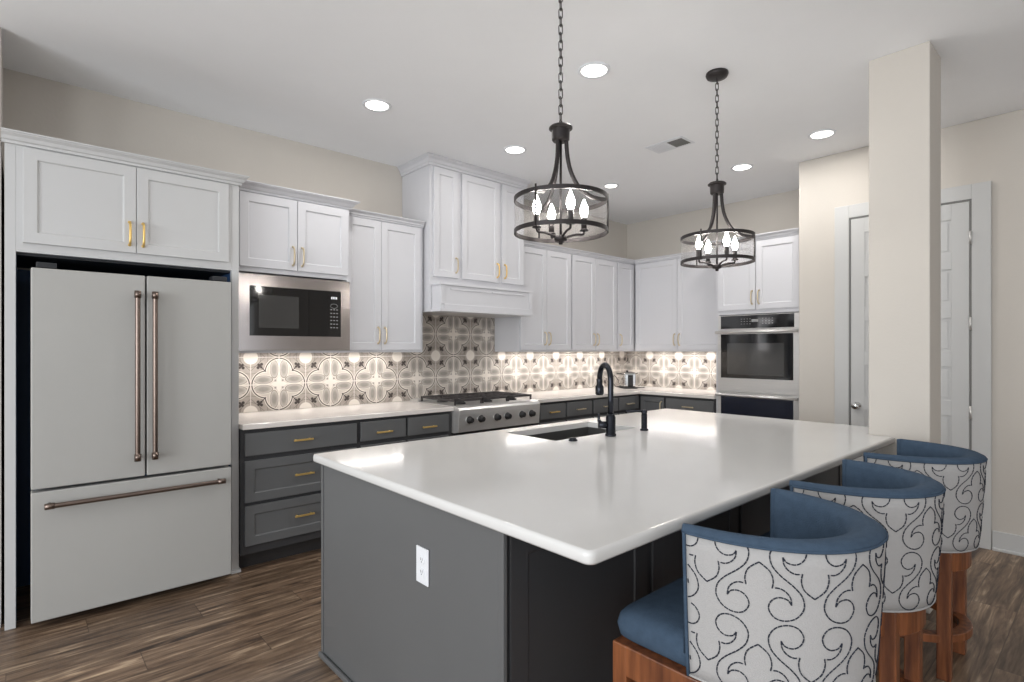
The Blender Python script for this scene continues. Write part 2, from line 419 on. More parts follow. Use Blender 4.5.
# ------------------------------------------------------------------ cabinet parts (local: x along, y into wall, z up; face at y=0)
def shaker(name, x0, x1, z0, z1, mt, parent, frame=.055, t=.02, rec=.009):
    mb = MB(); f = -t
    O = [(x0,z0),(x1,z0),(x1,z1),(x0,z1)]; q = frame; I = [(x0+q,z0+q),(x1-q,z0+q),(x1-q,z1-q),(x0+q,z1-q)]
    q2 = frame + .005; J = [(x0+q2,z0+q2),(x1-q2,z0+q2),(x1-q2,z1-q2),(x0+q2,z1-q2)]
    v = [(x, f, z) for x, z in O] + [(x, f, z) for x, z in I] + [(x, f + rec, z) for x, z in J] + [(x, -.0005, z) for x, z in O]
    fs = []
    for k in range(4):
        j = (k + 1) % 4
        fs += [(k, j, 4+j, 4+k), (4+k, 4+j, 8+j, 8+k), (12+k, 12+j, j, k)]
    fs += [(8,9,10,11), (15,14,13,12)]
    mb.add(v, fs)
    return mb.build(name, mt, parent, bevel=.0018, seg=2)
def slabfront(name, x0, x1, z0, z1, mt, parent, t=.02):
    mb = MB(); mb.box(x0, x1, -t, -.0005, z0, z1)
    return mb.build(name, mt, parent, bevel=.004, seg=2)
def bow_pull(parent, x, z, face=-.02, L=.13, mt='champ'):       # vertical curved pull
    mb = MB(); h = L/2
    mb.tube(catmull([(x, face-.004, z-h), (x, face-.022, z-h+.012), (x, face-.030, z-h*.4), (x, face-.030, z+h*.4), (x, face-.022, z+h-.012), (x, face-.004, z+h)], 4), .0062, 8)
    for s in (-1, 1): mb.lathe([(.0085, 0), (.0085, -.004), (.006, -.008), (0, -.009)], (x, face, z + s*h*.97), 12, axis='y')
    return mb.build('handle', mt, parent)
def bar_pull(parent, x, z, face=-.02, L=.13, mt='gold'):
    mb = MB()
    mb.box(x-L/2, x+L/2, face-.032, face-.022, z-.006, z+.006)
    for s in (-1, 1): mb.box(x+s*L*.36-.005, x+s*L*.36+.005, face-.024, face+.001, z-.005, z+.005)
    return mb.build('handle', mt, parent, bevel=.002)
def crown(parent, x0, x1, yback, z0, z1, proj, mt, left=True, right=True, yl=None, yr=None):
    prof = [(0.0, z0), (.012, z0), (.014, z0 + (z1-z0)*.22), (.022, z0 + (z1-z0)*.30), (proj*.55, z0 + (z1-z0)*.58), (proj*.85, z0 + (z1-z0)*.78), (proj*.86, z0 + (z1-z0)*.86), (proj, z0 + (z1-z0)*.88), (proj, z1), (0, z1)]
    rings = []
    for o, z in prof:
        l = o if left else 0; r = o if right else 0
        rings.append([(x0 - l, yl or yback, z), (x0 - l, -o, z), (x1 + r, -o, z), (x1 + r, yr or yback, z)])
    mb = MB(); mb.loft(rings, closed_ring=False)
    a = rings[-2]; mb.add(a, [(0, 1, 2, 3)])
    return mb.build('crown_moulding', mt, parent)
RZ = -PI/2
def wall_cabinet(label, loc, rz, W, D, z0, z1, doors, zt, mt='white_cab', crown_r=(True, True), cz=(2.43, 2.478), proj=.045, group=None, pulls=None, dz=None, pull_h=.075):
    """doors: list of (x0, x1, handle_side) ; handles low"""
    t = thing('wall_cabinet', label, 'cabinet', loc, rz, group)
    mb = MB(); mb.box(0, W, 0, D, z0 + .008, z1); mb.box(0, W, 0, .018, z0 - .008, z0 + .008); mb.box(0, .016, .018, D - .004, z0 - .008, z0 + .008); mb.box(W - .016, W, .018, D - .004, z0 - .008, z0 + .008); mb.build('body', mt, t, bevel=.0015)
    for (a, b_, hs) in doors:
        d = shaker('door', a, b_, (dz or z0 + .012), zt, mt, t)
        if hs: bow_pull(d, (b_ - .028) if hs == 'r' else (a + .028), (dz or z0 + .012) + pull_h + .04, mt=(pulls or 'champ'))
    if cz: crown(t, 0, W, D, cz[0], cz[1], proj, mt, *crown_r)
    return t
YW = YB - .002                      # backs of things against the back wall
# --- fridge surround
fe = thing('refrigerator_enclosure', 'tall white cabinet surround framing the refrigerator, two short doors above it', 'cabinet', (-.05, 3.72, 0))
W_ = 1.083
for (a, b_) in ((0, .042), (W_ - .042, W_)):
    mb = MB(); mb.box(a, b_, 0, YW - 3.72, 0, 2.43); mb.build('side_panel', 'fridge_cab', fe, bevel=.002)
mb = MB(); mb.box(.042, W_-.042, 0, YW-3.72, 1.893, 2.43); mb.build('body', 'fridge_cab', fe, bevel=.001)
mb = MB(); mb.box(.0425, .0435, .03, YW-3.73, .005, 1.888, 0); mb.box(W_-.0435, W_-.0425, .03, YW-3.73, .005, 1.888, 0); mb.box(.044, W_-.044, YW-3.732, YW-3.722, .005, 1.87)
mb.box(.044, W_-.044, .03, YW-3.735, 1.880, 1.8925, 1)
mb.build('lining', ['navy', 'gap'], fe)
for (a, b_, hs) in ((.068, .542, 'r'), (.545, 1.02, 'l')):
    d = shaker('door', a, b_, 1.94, 2.42, 'fridge_cab', fe); bow_pull(d, (b_-.03) if hs == 'r' else (a+.03), 2.045, mt='gold', L=.13)
crown(fe, -.012, W_, YW-3.72, 2.43, 2.488, .05, 'fridge_cab', False, True, yl=.07, yr=.07)
mb = MB(); mb.box(W_-.046, W_+.01, -.012, .05, .001, .022); mb.build('plinth_block', 'trim', fe, bevel=.002)

# --- refrigerator
fr = thing('refrigerator', 'matte pale grey french-door refrigerator with brushed bronze bar handles', 'refrigerator', (.047, 3.60, 0))
FW = .912
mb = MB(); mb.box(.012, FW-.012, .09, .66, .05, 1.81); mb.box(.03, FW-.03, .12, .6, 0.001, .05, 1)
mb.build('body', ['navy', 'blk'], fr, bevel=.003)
for a in (.02, FW-.10): mb = MB(); mb.box(a, a+.08, .02, .10, 1.81, 1.838); mb.build('hinge_cover', 'gap', fr, bevel=.004)
def bar_handle(parent, p0, p1, out=.055):
    mb = MB(); P0, P1 = Vector(p0), Vector(p1); d = (P1-P0).normalized()
    mb.tube([P0, P0 + d*.002, P1 - d*.002, P1], .0125, 16)
    for P, s in ((P0, 1), (P1, -1)):
        c = P + d*s*.02
        mb.tube([P - d*s*.001, P + d*s*.038], .0155, 16)
        mb.tube([c, c + Vector((0, out, 0))], .009, 10)
    return mb.build('handle', 'bronze', parent)
def fdoor(x0, x1, z0, z1):
    mb = MB(); mb.box(x0, x1, 0, .085, z0, z1); return mb.build('door', 'appl', fr, bevel=.006, seg=3)
d1 = fdoor(0, .474, .705, 1.806); d2 = fdoor(.482, FW, .705, 1.806)
bar_handle(d1, (.474-.042, -.055, .80), (.474-.042, -.055, 1.715)); bar_handle(d2, (.482+.030, -.055, .80), (.482+.030, -.055, 1.715))
mb = MB(); mb.box(0, FW, 0, .085, .045, .690); dr = mb.build('freezer_drawer', 'appl', fr, bevel=.006, seg=3)
bar_handle(dr, (.05, -.055, .625), (FW-.05, -.055, .625))

# --- microwave cabinet
X0 = 1.036
t = thing('wall_cabinet', 'deep white wall cabinet with two short doors above the microwave', 'cabinet', (X0, 3.86, 0))
D_ = YW - 3.86; Wm = .80
mb = MB(); mb.box(0, .02, 0, D_, 1.385, 2.44); mb.box(Wm-.02, Wm, 0, D_, 1.385, 2.44); mb.box(.02, Wm-.02, 0, D_, 1.915, 2.44); mb.box(.02, Wm-.02, 0, D_, 1.393, 1.402); mb.box(.02, Wm-.02, 0, .018, 1.377, 1.393); mb.box(.02, Wm-.02, D_-.02, D_, 1.402, 1.915)
mb.build('body', 'white_cab', t)
for (a, b_, hs) in ((.035, .408, 'r'), (.412, .785, 'l')):
    d = shaker('door', a, b_, 1.946, 2.432, 'white_cab', t); bow_pull(d, (b_-.03) if hs == 'r' else (a+.03), 2.045)
crown(t, 0, Wm, D_, 2.44, 2.50, .06, 'white_cab', False, True, yr=.07)
# --- microwave
mw = thing('microwave', 'built-in stainless steel microwave with black glass front beneath the short cabinet', 'microwave', (1.055, 3.86, 0))
mb = MB(); z0, z1 = 1.393, 1.900; Wk = .775; gx0, gx1, gz0, gz1 = .075, .705, 1.492, 1.822
mb.box(0, Wk, -.024, -.001, gz1, z1); mb.box(0, Wk, -.024, -.001, z0, gz0); mb.box(0, gx0, -.024, -.001, gz0, gz1); mb.box(gx1, Wk, -.024, -.001, gz0, gz1)
mb.build('trim_frame', 'steel_mw', mw)
mb = MB(); mb.box(.03, .72, .0, .42, 1.42, 1.90); mb.build('body', 'blk', mw)
mb = MB(); mb.box(gx0+.001, .47, -.019, -.001, gz0+.001, gz1-.001, 0); mb.box(.135, .40, -.0195, -.0188, 1.545, 1.765, 1)
mb.build('door', ['glass_blk', 'cavity'], mw)
mb = MB(); mb.box(.4715, gx1-.001, -.019, -.001, gz0+.001, gz1-.001, 0); cp = mb.build('control_panel', 'glass_blk', mw)
mb = MB()
for r in range(6):
    for c in range(3):
        mb.box(.628 + c*.022, .640 + c*.022, -.0198, -.0191, 1.555 + r*.026, 1.562 + r*.026)
mb.tube([(.655 + .026*math.cos(k*PI/8), -.0195, 1.715 + .016*math.sin(k*PI/8)) for k in range(16)], .0014, 5, closed=True)
mb.build('buttons', 'mark', cp)
mb = MB(); 
for k in range(4): mb.box(.634 + k*.012, .641 + k*.012, -.0198, -.0191, 1.765, 1.782)
mb.build('display', 'screen', cp)

# --- wall cabinets left and right of the hood
wall_cabinet('white two-door wall cabinet standing between the microwave and the range hood', (1.84, 3.98, 0), 0, .715, YW-3.98, 1.385, 2.43,
             ((.015, .315, 'r'), (.319, .685, 'l')), 2.42, crown_r=(False, False))
wall_cabinet('white two-door wall cabinet directly right of the range hood', (3.665, 3.98, 0), 0, .755, YW-3.98, 1.385, 2.43,
             ((.012, .372, 'r'), (.376, .742, 'l')), 2.42, crown_r=(False, False))
wall_cabinet('middle one of the white wall cabinets between hood and room corner, two doors', (4.421, 3.98, 0), 0, .80, YW-3.98, 1.385, 2.43,
             ((.012, .393, 'r'), (.397, .785, 'l')), 2.42, crown_r=(False, False))
wall_cabinet('narrow single-door white wall cabinet tucked in the room corner', (5.222, 3.98, 0), 0, XR-.002-5.222, YW-3.98, 1.385, 2.43,
             ((.014, .318, 'l'),), 2.42, crown_r=(False, False))
wall_cabinet('white two-door wall cabinet on the right wall beside the double oven', (5.555, 3.95, 0), RZ, 1.185, XR-.002-5.555, 1.385, 2.43,
             ((.02, .575, 'r'), (.58, 1.17, 'l')), 2.42, crown_r=(False, False))

# --- hood cabinet
hx = 2.575; HWd = 1.085; hy = 3.90
h = thing('range_hood', 'white wooden range hood cabinet reaching the ceiling above the cooktop', 'range hood', (hx, hy, 0))
Dh = YW - hy
mb = MB(); mb.box(0, HWd, 0, Dh, 1.94, CZ - .001); mb.box(0, .02, 0, Dh, 1.72, 1.94); mb.box(HWd-.02, HWd, 0, Dh, 1.72, 1.94); mb.build('body', 'white_cab', h, bevel=.0015)
for (a, b_, hs) in ((.03, .285, 'r'), (.325, .755, 'r'), (.79, 1.065, 'l')):
    d = shaker('door', a, b_, 2.02, 2.945, 'white_cab', h); bow_pull(d, (b_-.028) if hs == 'r' else (a+.028), 2.13, mt='gold' if a > .2 else 'champ')
crown(h, 0, HWd, Dh, 2.955, CZ - .001, .05, 'white_cab', True, True)
mb = MB()   # mantel: ledge, front with two recesses, bottom lip
my = -.13
mb.box(.012, HWd-.012, my-.012, -.0005, 1.936, 1.953)
mb.box(.02, HWd-.02, my, -.0005, 1.735, 1.936)
mb.box(.012, HWd-.012, my-.014, -.0005, 1.718, 1.742)
mb.box(.05, HWd-.05, my-.008, my, 1.742, 1.78)
for s in (0, 1):
    a = .12 + s*.45; mb.box(a, a+.40, my-.006, my, 1.900, 1.915)
mb.box(.02, .06, my-.006, my, 1.78, 1.936); mb.box(HWd-.06, HWd-.02, my-.006, my, 1.78, 1.936)
mb.build('mantel', 'white_cab', h, bevel=.002)
mb = MB(); mb.box(.05, HWd-.05, my+.03, Dh-.03, 1.722, 1.7345); mb.build('vent_insert', 'steel', h)

# --- backsplash tiles
m = MB(); m.box(1.037, 2.566, YB-.0018, YB-.0001, .935, 1.384); m.box(2.566, 3.662, YB-.0018, YB-.0001, .935, 1.93); m.box(3.662, XR-.001, YB-.0018, YB-.0001, .935, 1.384)
tag(m.build('tile_backsplash', 'tile_back'), 'patterned grey and cream quatrefoil tile backsplash behind the cooktop wall', 'backsplash')
m = MB(); m.box(XR-.0018, XR-.0001, 2.765, YB-.003, .935, 1.384)
tag(m.build('tile_backsplash', 'tile_right'), 'patterned quatrefoil tile backsplash on the right wall beside the oven', 'backsplash')

# --- under-cabinet light bars
def ucbar(x0, x1, y0, y1, label, power, right=False):
    t = thing('under_cabinet_light', label, 'light', ((x0+x1)/2, (y0+y1)/2, 1.3815), 0)
    mb = MB(); mb.box((x0-x1)/2, (x1-x0)/2, (y0-y1)/2, (y1-y0)/2, 0, .0105); mb.build('housing', 'plastic', t)
    mb = MB(); mb.box((x0-x1)/2+.01, (x1-x0)/2-.01, (y0-y1)/2+.006, (y1-y0)/2-.006, -.002, -.0002); mb.build('diffuser', 'strip', t)
    L = max(x1-x0, y1-y0)
    a = area('under_cabinet_lamp', ((x0+x1)/2, (y0+y1)/2, 1.3785), ((x0+x1)/2, (y0+y1)/2, 0), x1-x0-.03, y1-y0-.01, power*L, (1, .98, .95)); 
    a.rotation_euler = (0, 0, 0)
ucbar(1.08, 1.82, 4.18, 4.23, 'lit light bar under the microwave', P_UC*1.5)
ucbar(1.86, 2.52, 4.18, 4.23, 'lit light bar under the two-door cabinet left of the hood', P_UC*1.5)
ucbar(3.69, 4.40, 4.18, 4.23, 'lit light bar under the cabinet right of the hood', P_UC*2)
ucbar(4.44, 5.50, 4.18, 4.23, 'lit light bar under the middle wall cabinet near the corner', P_UC*2)
ucbar(5.76, 5.81, 2.80, 4.05, 'lit light bar under the cabinet on the right wall', P_UC*2)

# --- base cabinets on the back wall
YF = 3.69
def carcass(t, W, D, extra_toe=True):
    mb = MB(); mb.box(0, W, 0, D, .11, .896); mb.box(0, W, .085, D, .001, .11, 1); mb.build('body', ['frame', 'toe'], t)  # body in darkened charcoal, so shade between the fronts is in the colour
DB = YW - YF
b = thing('base_cabinet', 'charcoal base cabinet with three stacked drawers next to the refrigerator', 'cabinet', (1.036, YF, 0)); carcass(b, .785, DB)
d = slabfront('drawer', .02, .770, .728, .872, 'dark_cab', b); bar_pull(d, .378, .800)
d = shaker('drawer', .02, .770, .437, .698, 'dark_cab', b); bar_pull(d, .385, .572)
d = shaker('drawer', .02, .770, .165, .415, 'dark_cab', b); bar_pull(d, .385, .298)
b = thing('base_cabinet', 'charcoal base cabinet with two side by side drawers left of the cooktop', 'cabinet', (1.822, YF, 0)); carcass(b, .826, DB)
for (a, c, hh) in ((.015, .385, .18), (.405, .785, .60)):
    d = slabfront('drawer', a, c, .735, .875, 'dark_cab', b); bar_pull(d, (a+c)/2-.008, .792)
    d = shaker('door', a, c, .13, .705, 'dark_cab', b); bow_pull(d, c-.03 if a < .1 else a+.03, .62, mt='gold')
b = thing('base_cabinet', 'charcoal base cabinet under the stainless cooktop', 'cabinet', (2.650, YF, 0))
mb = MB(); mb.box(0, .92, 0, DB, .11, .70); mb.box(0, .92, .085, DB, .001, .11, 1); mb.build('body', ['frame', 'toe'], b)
for a in (.015, .465):
    d = shaker('drawer', a, a+.44, .13, .66, 'dark_cab', b); bar_pull(d, a+.22, .58)
b = thing('base_cabinet', 'charcoal base cabinet with two small drawers right of the cooktop', 'cabinet', (3.572, YF, 0)); carcass(b, .848, DB)
for (a, c) in ((.085, .435), (.458, .835)):
    d = slabfront('drawer', a, c, .735, .875, 'dark_cab', b); bar_pull(d, (a+c)/2, .800, mt='gold' if a < .1 else 'champ')
    d = shaker('door', a, c, .13, .705, 'dark_cab', b)
b = thing('base_cabinet', 'charcoal base cabinet behind the faucet, running into the room corner', 'cabinet', (4.422, YF, 0)); carcass(b, XR-.002-4.422, DB)
for (a, c) in ((.018, .425), (.445, .805)):
    d = slabfront('drawer', a, c, .735, .875, 'dark_cab', b); bar_pull(d, (a+c)/2, .800, mt='champ')
    d = shaker('door', a, c, .13, .705, 'dark_cab', b)
# right wall base cabinets (face X=5.25)
XF = 5.265
b = thing('base_cabinet', 'charcoal base cabinet with a single wide drawer between room corner and oven', 'cabinet', (XF, YF-.002, 0), RZ)
Wb = YF-.002-2.765; Db = XR-.002-XF
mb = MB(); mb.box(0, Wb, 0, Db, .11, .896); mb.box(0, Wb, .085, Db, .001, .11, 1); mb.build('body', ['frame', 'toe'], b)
d = shaker('door', .03, .33, .13, .87, 'dark_cab', b, frame=.05); bow_pull(d, .30, .765)
d = slabfront('drawer', .355, .905, .72, .872, 'dark_cab', b); bar_pull(d, .63, .795, mt='champ')
d = shaker('door', .355, .905, .13, .69, 'dark_cab', b)

# --- countertops
m = MB(); m.box(1.036, 2.646, 3.655, YW, .898, .932)
tag(m.build('countertop', 'quartz2', bevel=.004, seg=3), 'white quartz countertop between refrigerator and cooktop', 'countertop')
m = MB(); m.prism([(3.574, 3.655), (XF-.035, 3.655), (XF-.035, 2.765), (XR-.002, 2.765), (XR-.002, YW), (3.574, YW)], .898, .932)
tag(m.build('countertop', 'quartz2', bevel=.004, seg=3), 'L-shaped white quartz countertop from the cooktop around the corner to the oven', 'countertop')

# --- rangetop
r = thing('cooktop', 'stainless steel six-knob gas rangetop with black grates', 'cooktop', (2.650, 3.60, 0))
RW = .92
mb = MB(); mb.box(0, RW, .055, YW-3.60, .715, .935)
prof = [(.055, .715), (.0, .725), (-.012, .87), (-.012, .905), (.0, .925), (.055, .937)]
ring0 = [(0, y, z) for y, z in prof]; ring1 = [(RW, y, z) for y, z in prof]
mb.loft([ring0, ring1], closed_ring=True, cap=True)
mb.box(0, RW, .60, .735, .935, .952)
mb.build('body', 'steel', r, bevel=.002)
for i, x in enumerate((.105, .225, .40, .52, .69, .81)):
    mb = MB(); mb.lathe([(.031, 0), (.031, -.008), (.024, -.012), (.023, -.036), (.019, -.043), (0, -.043)], (x, -.008, .822), 24, axis='y', mi=0)
    mb.box(x-.005, x+.005, -.056, -.040, .803, .841, 0)
    mb.build('knob', 'blk', r, bevel=.001)
    mb = MB(); mb.lathe([(.036, 0), (.036, -.004), (.030, -.006)], (x, -.005, .822), 24, axis='y'); mb.build('knob_ring', 'steel', r)
for i in range(3):
    x0 = .02 + i*.2935; x1 = x0 + .289
    mb = MB(); zt = .985; ya, yb = .075, .59
    for y in (ya, (ya+yb)/2, yb-.012): mb.box(x0, x1, y, y+.012, zt-.018, zt)
    for x in (x0, x1-.012): mb.box(x, x+.012, ya, yb, zt-.018, zt)
    for k in (1, 2): mb.box(x0+.289*k/3-.005, x0+.289*k/3+.005, ya, yb, zt-.012, zt)
    for yy in (ya+.06, ya+.19, yb-.20, yb-.07): mb.box(x0, x1, yy, yy+.010, zt-.010, zt)
    for x in (x0, x1-.014):
        for y in (ya, yb-.014): mb.box(x, x+.014, y, y+.014, .938, zt-.01)
    mb.build('grate', 'iron', r, bevel=.002)
    for y in (.20, .46):
        mb = MB(); mb.lathe([(.05, .936), (.05, .945), (.038, .950), (.036, .962), (0, .964)], (x0+.1445, y, 0), 24); mb.build('burner', 'blk', r)

# --- double oven tower
YT1 = 2.760
ot = thing('oven_cabinet', 'tall white cabinet holding the double oven, two doors on top', 'cabinet', (5.262, YT1, 0), RZ)
Wt = YT1 - YD - .004; Dt = XR-.002-5.262
mb = MB(); mb.box(0, .028, 0, Dt, 0.1, 2.44); mb.box(Wt-.042, Wt, 0, Dt, .1, 2.44); mb.box(.028, Wt-.042, 0, Dt, 1.745, 2.44)
mb.box(.028, Wt-.042, 0, Dt, .1, .40); mb.box(0, Wt, .07, Dt, .001, .1); mb.build('body', 'white_cab', ot)
for (a, b_, hs) in ((.03, .405, 'r'), (.410, .800, 'l')):
    d = shaker('door', a, b_, 1.785, 2.432, 'white_cab', ot); bow_pull(d, (b_-.03) if hs == 'r' else (a+.03), 1.90)
crown(ot, 0, Wt, Dt, 2.44, 2.495, .05, 'white_cab', True, False, yl=.24)
ov = thing('double_oven', 'stainless steel double wall oven with black glass doors', 'oven', (5.262, YT1 - .030, 0), RZ)
OW = .775
mb = MB(); mb.box(.005, OW-.005, 0.005, .55, .41, 1.735); mb.build('body', 'steel', ov)
mb = MB(); mb.box(0, OW, -.02, 0.003, 1.600, 1.735, 0); mb.box(.03, OW-.045, -.0225, -.0195, 1.605, 1.730, 1); pn = mb.build('control_panel', ['steel', 'glass_blk'], ov)
mb = MB()
for k in range(4):
    for j in range(3): mb.box(.235+k*.028, .247+k*.028, -.0232, -.0226, 1.645+j*.024, 1.650+j*.024)
for k in range(4):
    for j in range(3): mb.box(.44+k*.03, .452+k*.03, -.0232, -.0226, 1.645+j*.024, 1.650+j*.024)
mb.box(.34, .405, -.0232, -.0226, 1.665, 1.69); mb.build('buttons', 'mark', pn)
def oven_door(z0, z1, gz0, gz1, gm):
    mb = MB(); mb.box(0, OW, -.028, 0.003, z0, z1, 0); mb.box(.035, OW-.05, -.031, -.027, gz0, gz1, 1)
    if gm == 'glass_blk': mb.box(.10, OW-.13, -.0315, -.0308, gz0+.035, gz1-.09, 2)
    d = mb.build('oven_door', ['steel', gm, 'cavity'], ov)
    hb = MB(); zc = z1 - .022
    hb.tube([(.0, -.075, zc), (OW, -.075, zc)], .014, 14)
    for x in (.02, OW-.02): hb.box(x-.014, x+.014, -.073, -.028, zc-.012, zc+.012)
    hb.build('handle', 'steel', d)
oven_door(.985, 1.592, 1.12, 1.55, 'glass_blk')
oven_door(.42, .975, .52, .935, 'glass_lo')

# ------------------------------------------------------------------ island
IX0, IX1, IY0, IY1, IZ = 1.004, 3.94, .840, 2.500, .92
isl = thing('kitchen_island', 'large charcoal kitchen island base with a plain grey end panel', 'kitchen island', (1.035, 1.184, 0))
bw, bd = 2.86, 1.271
mb = MB(); mb.box(.01, bw, .012, bd, .002, IZ-.036); 
# hollow for the sink: body made of shells around it
mb = MB(); sx0, sx1, sy0, sy1 = 1.01, 1.85, .76, 1.25
mb.box(.01, sx0, .012, bd, .002, IZ-.036); mb.box(sx1, bw, .012, bd, .002, IZ-.036); mb.box(sx0, sx1, .012, sy0, .002, IZ-.036); mb.box(sx0, sx1, sy0, bd, .002, .62); mb.box(sx0, sx1, sy1, bd, .62, IZ-.036)
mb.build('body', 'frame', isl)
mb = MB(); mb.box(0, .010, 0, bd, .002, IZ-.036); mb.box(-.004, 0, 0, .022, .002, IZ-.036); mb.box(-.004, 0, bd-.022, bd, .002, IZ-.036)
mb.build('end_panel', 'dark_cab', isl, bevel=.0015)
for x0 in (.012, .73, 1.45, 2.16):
    shaker('back_panel', x0 + .012, x0 + .69, .05, IZ - .055, 'frame', isl, frame=.07, t=.012, rec=.006).location = (0, .012, 0)  # same charcoal as the end panel, darkened for shade under the overhang
mb = MB(); mb.box(-.018, -.004, -.014, bd, .001, .024); mb.box(-.018, bw, -.014, 0, .001, .024)
mb.build('shoe_moulding', 'dark_cab', isl, bevel=.004)
# worktop with sink cut-out and pillar notch
def rounded(poly, radii, n=6):
    out = []; N = len(poly)
    for i, (p, rr) in enumerate(zip(poly, radii)):
        p = Vector(p)
        if rr <= 0: out.append(tuple(p)); continue
        a = (Vector(poly[i-1]) - p).normalized(); b_ = (Vector(poly[(i+1) % N]) - p).normalized()
        P0 = p + a*rr; P1 = p + b_*rr
        for k in range(n+1):
            t_ = k/n; out.append(tuple((1-t_)**2*P0 + 2*t_*(1-t_)*p + t_*t_*P1))
    return out
outer = rounded([(IX0, IY0), (3.583, IY0), (3.583, .970), (IX1, .970), (IX1, IY1), (IX0, IY1)], [.030, 0, 0, .01, .030, .030])
SX0, SX1, SY0, SY1 = 2.10, 2.82, 1.995, 2.385
hole = rounded([(SX0, SY0), (SX1, SY0), (SX1, SY1), (SX0, SY1)], [.012]*4, 4)
def slab_hole(outer, hole, z0, z1, ins=.010):
    bm = bmesh.new()
    def off(poly, d):      # inset polygon loops by d (outer loop CCW)
        N = len(poly); o = []
        for i in range(N):
            p0, p, p1 = Vector(poly[i-1]), Vector(poly[i]), Vector(poly[(i+1) % N])
            e0 = (p-p0); e1 = (p1-p)
            if e0.length < 1e-7: e0 = e1
            if e1.length < 1e-7: e1 = e0
            n0 = Vector((-e0.y, e0.x)).normalized(); n1 = Vector((-e1.y, e1.x)).normalized(); nn = (n0+n1).normalized()
            k = max(.5, nn.dot(n0)); o.append(tuple(p + nn*d/k))
        return o
    levels = [(0.004, z0), (0, z0+.006), (0, z1-.012)] + [(ins*(1-math.cos(a)), z1 - ins*1.2*(1-math.sin(a))) for a in (.5, 1.0, PI/2)]
    loops = []
    for d, z in levels: loops.append([bm.verts.new((x, y, z)) for x, y in off(outer, d)])
    for A, B in zip(loops, loops[1:]):
        for i in range(len(A)):
            j = (i+1) % len(A); f = bm.faces.new((A[i], A[j], B[j], B[i])); f.smooth = True
    hb = [bm.verts.new((x, y, z0)) for x, y in hole]; ht = [bm.verts.new((x, y, z1)) for x, y in hole]
    for i in range(len(hb)):
        j = (i+1) % len(hb); bm.faces.new((hb[j], hb[i], ht[i], ht[j]))
    def fill(A, B):
        es = []
        for L_ in (A, B):
            for i in range(len(L_)):
                a, b_ = L_[i], L_[(i+1) % len(L_)]
                e = bm.edges.get((a, b_)) or bm.edges.new((a, b_)); es.append(e)
        bmesh.ops.triangle_fill(bm, use_beauty=True, use_dissolve=False, edges=es)
    fill(loops[-1], ht); fill(loops[0], hb)
    bmesh.ops.recalc_face_normals(bm, faces=bm.faces)
    me = bpy.data.meshes.new('island_worktop'); bm.to_mesh(me); bm.free(); me.materials.append(M['quartz'])
    o = bpy.data.objects.new('island_worktop', me); COL.objects.link(o); return o
tag(slab_hole(outer, hole, IZ-.034, IZ), 'large glossy white quartz worktop on the kitchen island', 'countertop')
# sink
sk = thing('sink', 'grey undermount kitchen sink set in the island worktop', 'sink', (SX0, SY0, 0))
sw, sd = SX1-SX0, SY1-SY0
mb = MB()
for (a, b_, c, d_, e, g) in ((-.025, .0, -.025, sd+.025, .66, IZ-.0345), (sw, sw+.025, -.025, sd+.025, .66, IZ-.0345), (0, sw, -.025, 0, .66, IZ-.0345), (0, sw, sd, sd+.025, .66, IZ-.0345), (0, sw, 0, sd, .66, .68)):
    mb.box(a, b_, c, d_, e, g)
mb.build('basin', 'sink', sk)
mb = MB(); mb.lathe([(.045, .681), (.045, .684), (.03, .6845), (.028, .681), (0, .681)], (sw/2, sd*.5, 0), 24); mb.build('drain', 'chrome', sk)
# faucet
FA = math.radians(62); fd = Vector((math.cos(FA), math.sin(FA), 0))
fa = thing('faucet', 'dark bronze gooseneck pull-down kitchen faucet beside the sink', 'faucet', (2.448, 1.905, IZ))
mb = MB(); mb.lathe([(.031, .0005), (.031, .010), (.027, .014), (.027, .105), (.020, .118), (.016, .124)], n=24)
mb.build('base', 'faucet', fa)
mb = MB(); pts = [Vector((0, 0, .11)), Vector((0, 0, .20)), Vector((0, 0, .305))]
R_ = .078
for k in range(1, 13):
    a = PI*k/12; pts.append(Vector((0, 0, .305)) + fd*(R_-R_*math.cos(a)) + Vector((0, 0, R_*1.12*math.sin(a))))
mb.tube(pts, .0158, 16); neck = mb.build('neck', 'faucet', fa)
e_ = pts[-1]
mb = MB(); mb.lathe([(.015, .012), (.0175, 0), (.0175, -.03), (.024, -.04), (.025, -.080), (.020, -.090), (0, -.090)], tuple(e_), 20); mb.build('spray_head', 'faucet', fa)
mb = MB(); hd = Vector((-.80, .60, 0)).normalized()
mb.tube([hd*.015 + Vector((0, 0, .062)), hd*.068 + Vector((0, 0, .062))], .020, 16)
mb.tube([hd*.045 + Vector((0, 0, .066)), hd*.066 + Vector((0, 0, .085)), hd*.070 + Vector((0, 0, .125))], .006, 10, rads=[.010, .009, .006])
mb.build('lever', 'faucet', fa)
sdp = thing('soap_dispenser', 'dark bronze soap dispenser right of the faucet', 'soap dispenser', (2.76, 1.90, IZ))
mb = MB(); mb.lathe([(.025, .0005), (.025, .008), (.0175, .012), (.0175, .095), (.014, .10)], n=20); mb.build('pump_body', 'faucet', sdp)
mb = MB(); mb.lathe([(.016, .098), (.018, .104), (.018, .118), (.013, .123), (0, .124)], n=20)
hd = Vector((-.55, .83, 0)).normalized(); mb.tube([Vector((0, 0, .112)), hd*.05+Vector((0, 0, .115)), hd*.10+Vector((0, 0, .112)), hd*.105+Vector((0, 0, .10))], .007, 10)
mb.build('nozzle', 'faucet', sdp)
mb = MB(); mb.lathe([(.024, .0005), (.024, .006), (.018, .009), (.017, .016), (0, .017)], n=20)
tag(mb.build('disposal_button', 'faucet', loc=(2.17, 1.936, IZ)), 'small dark round air switch button on the island worktop', 'button')
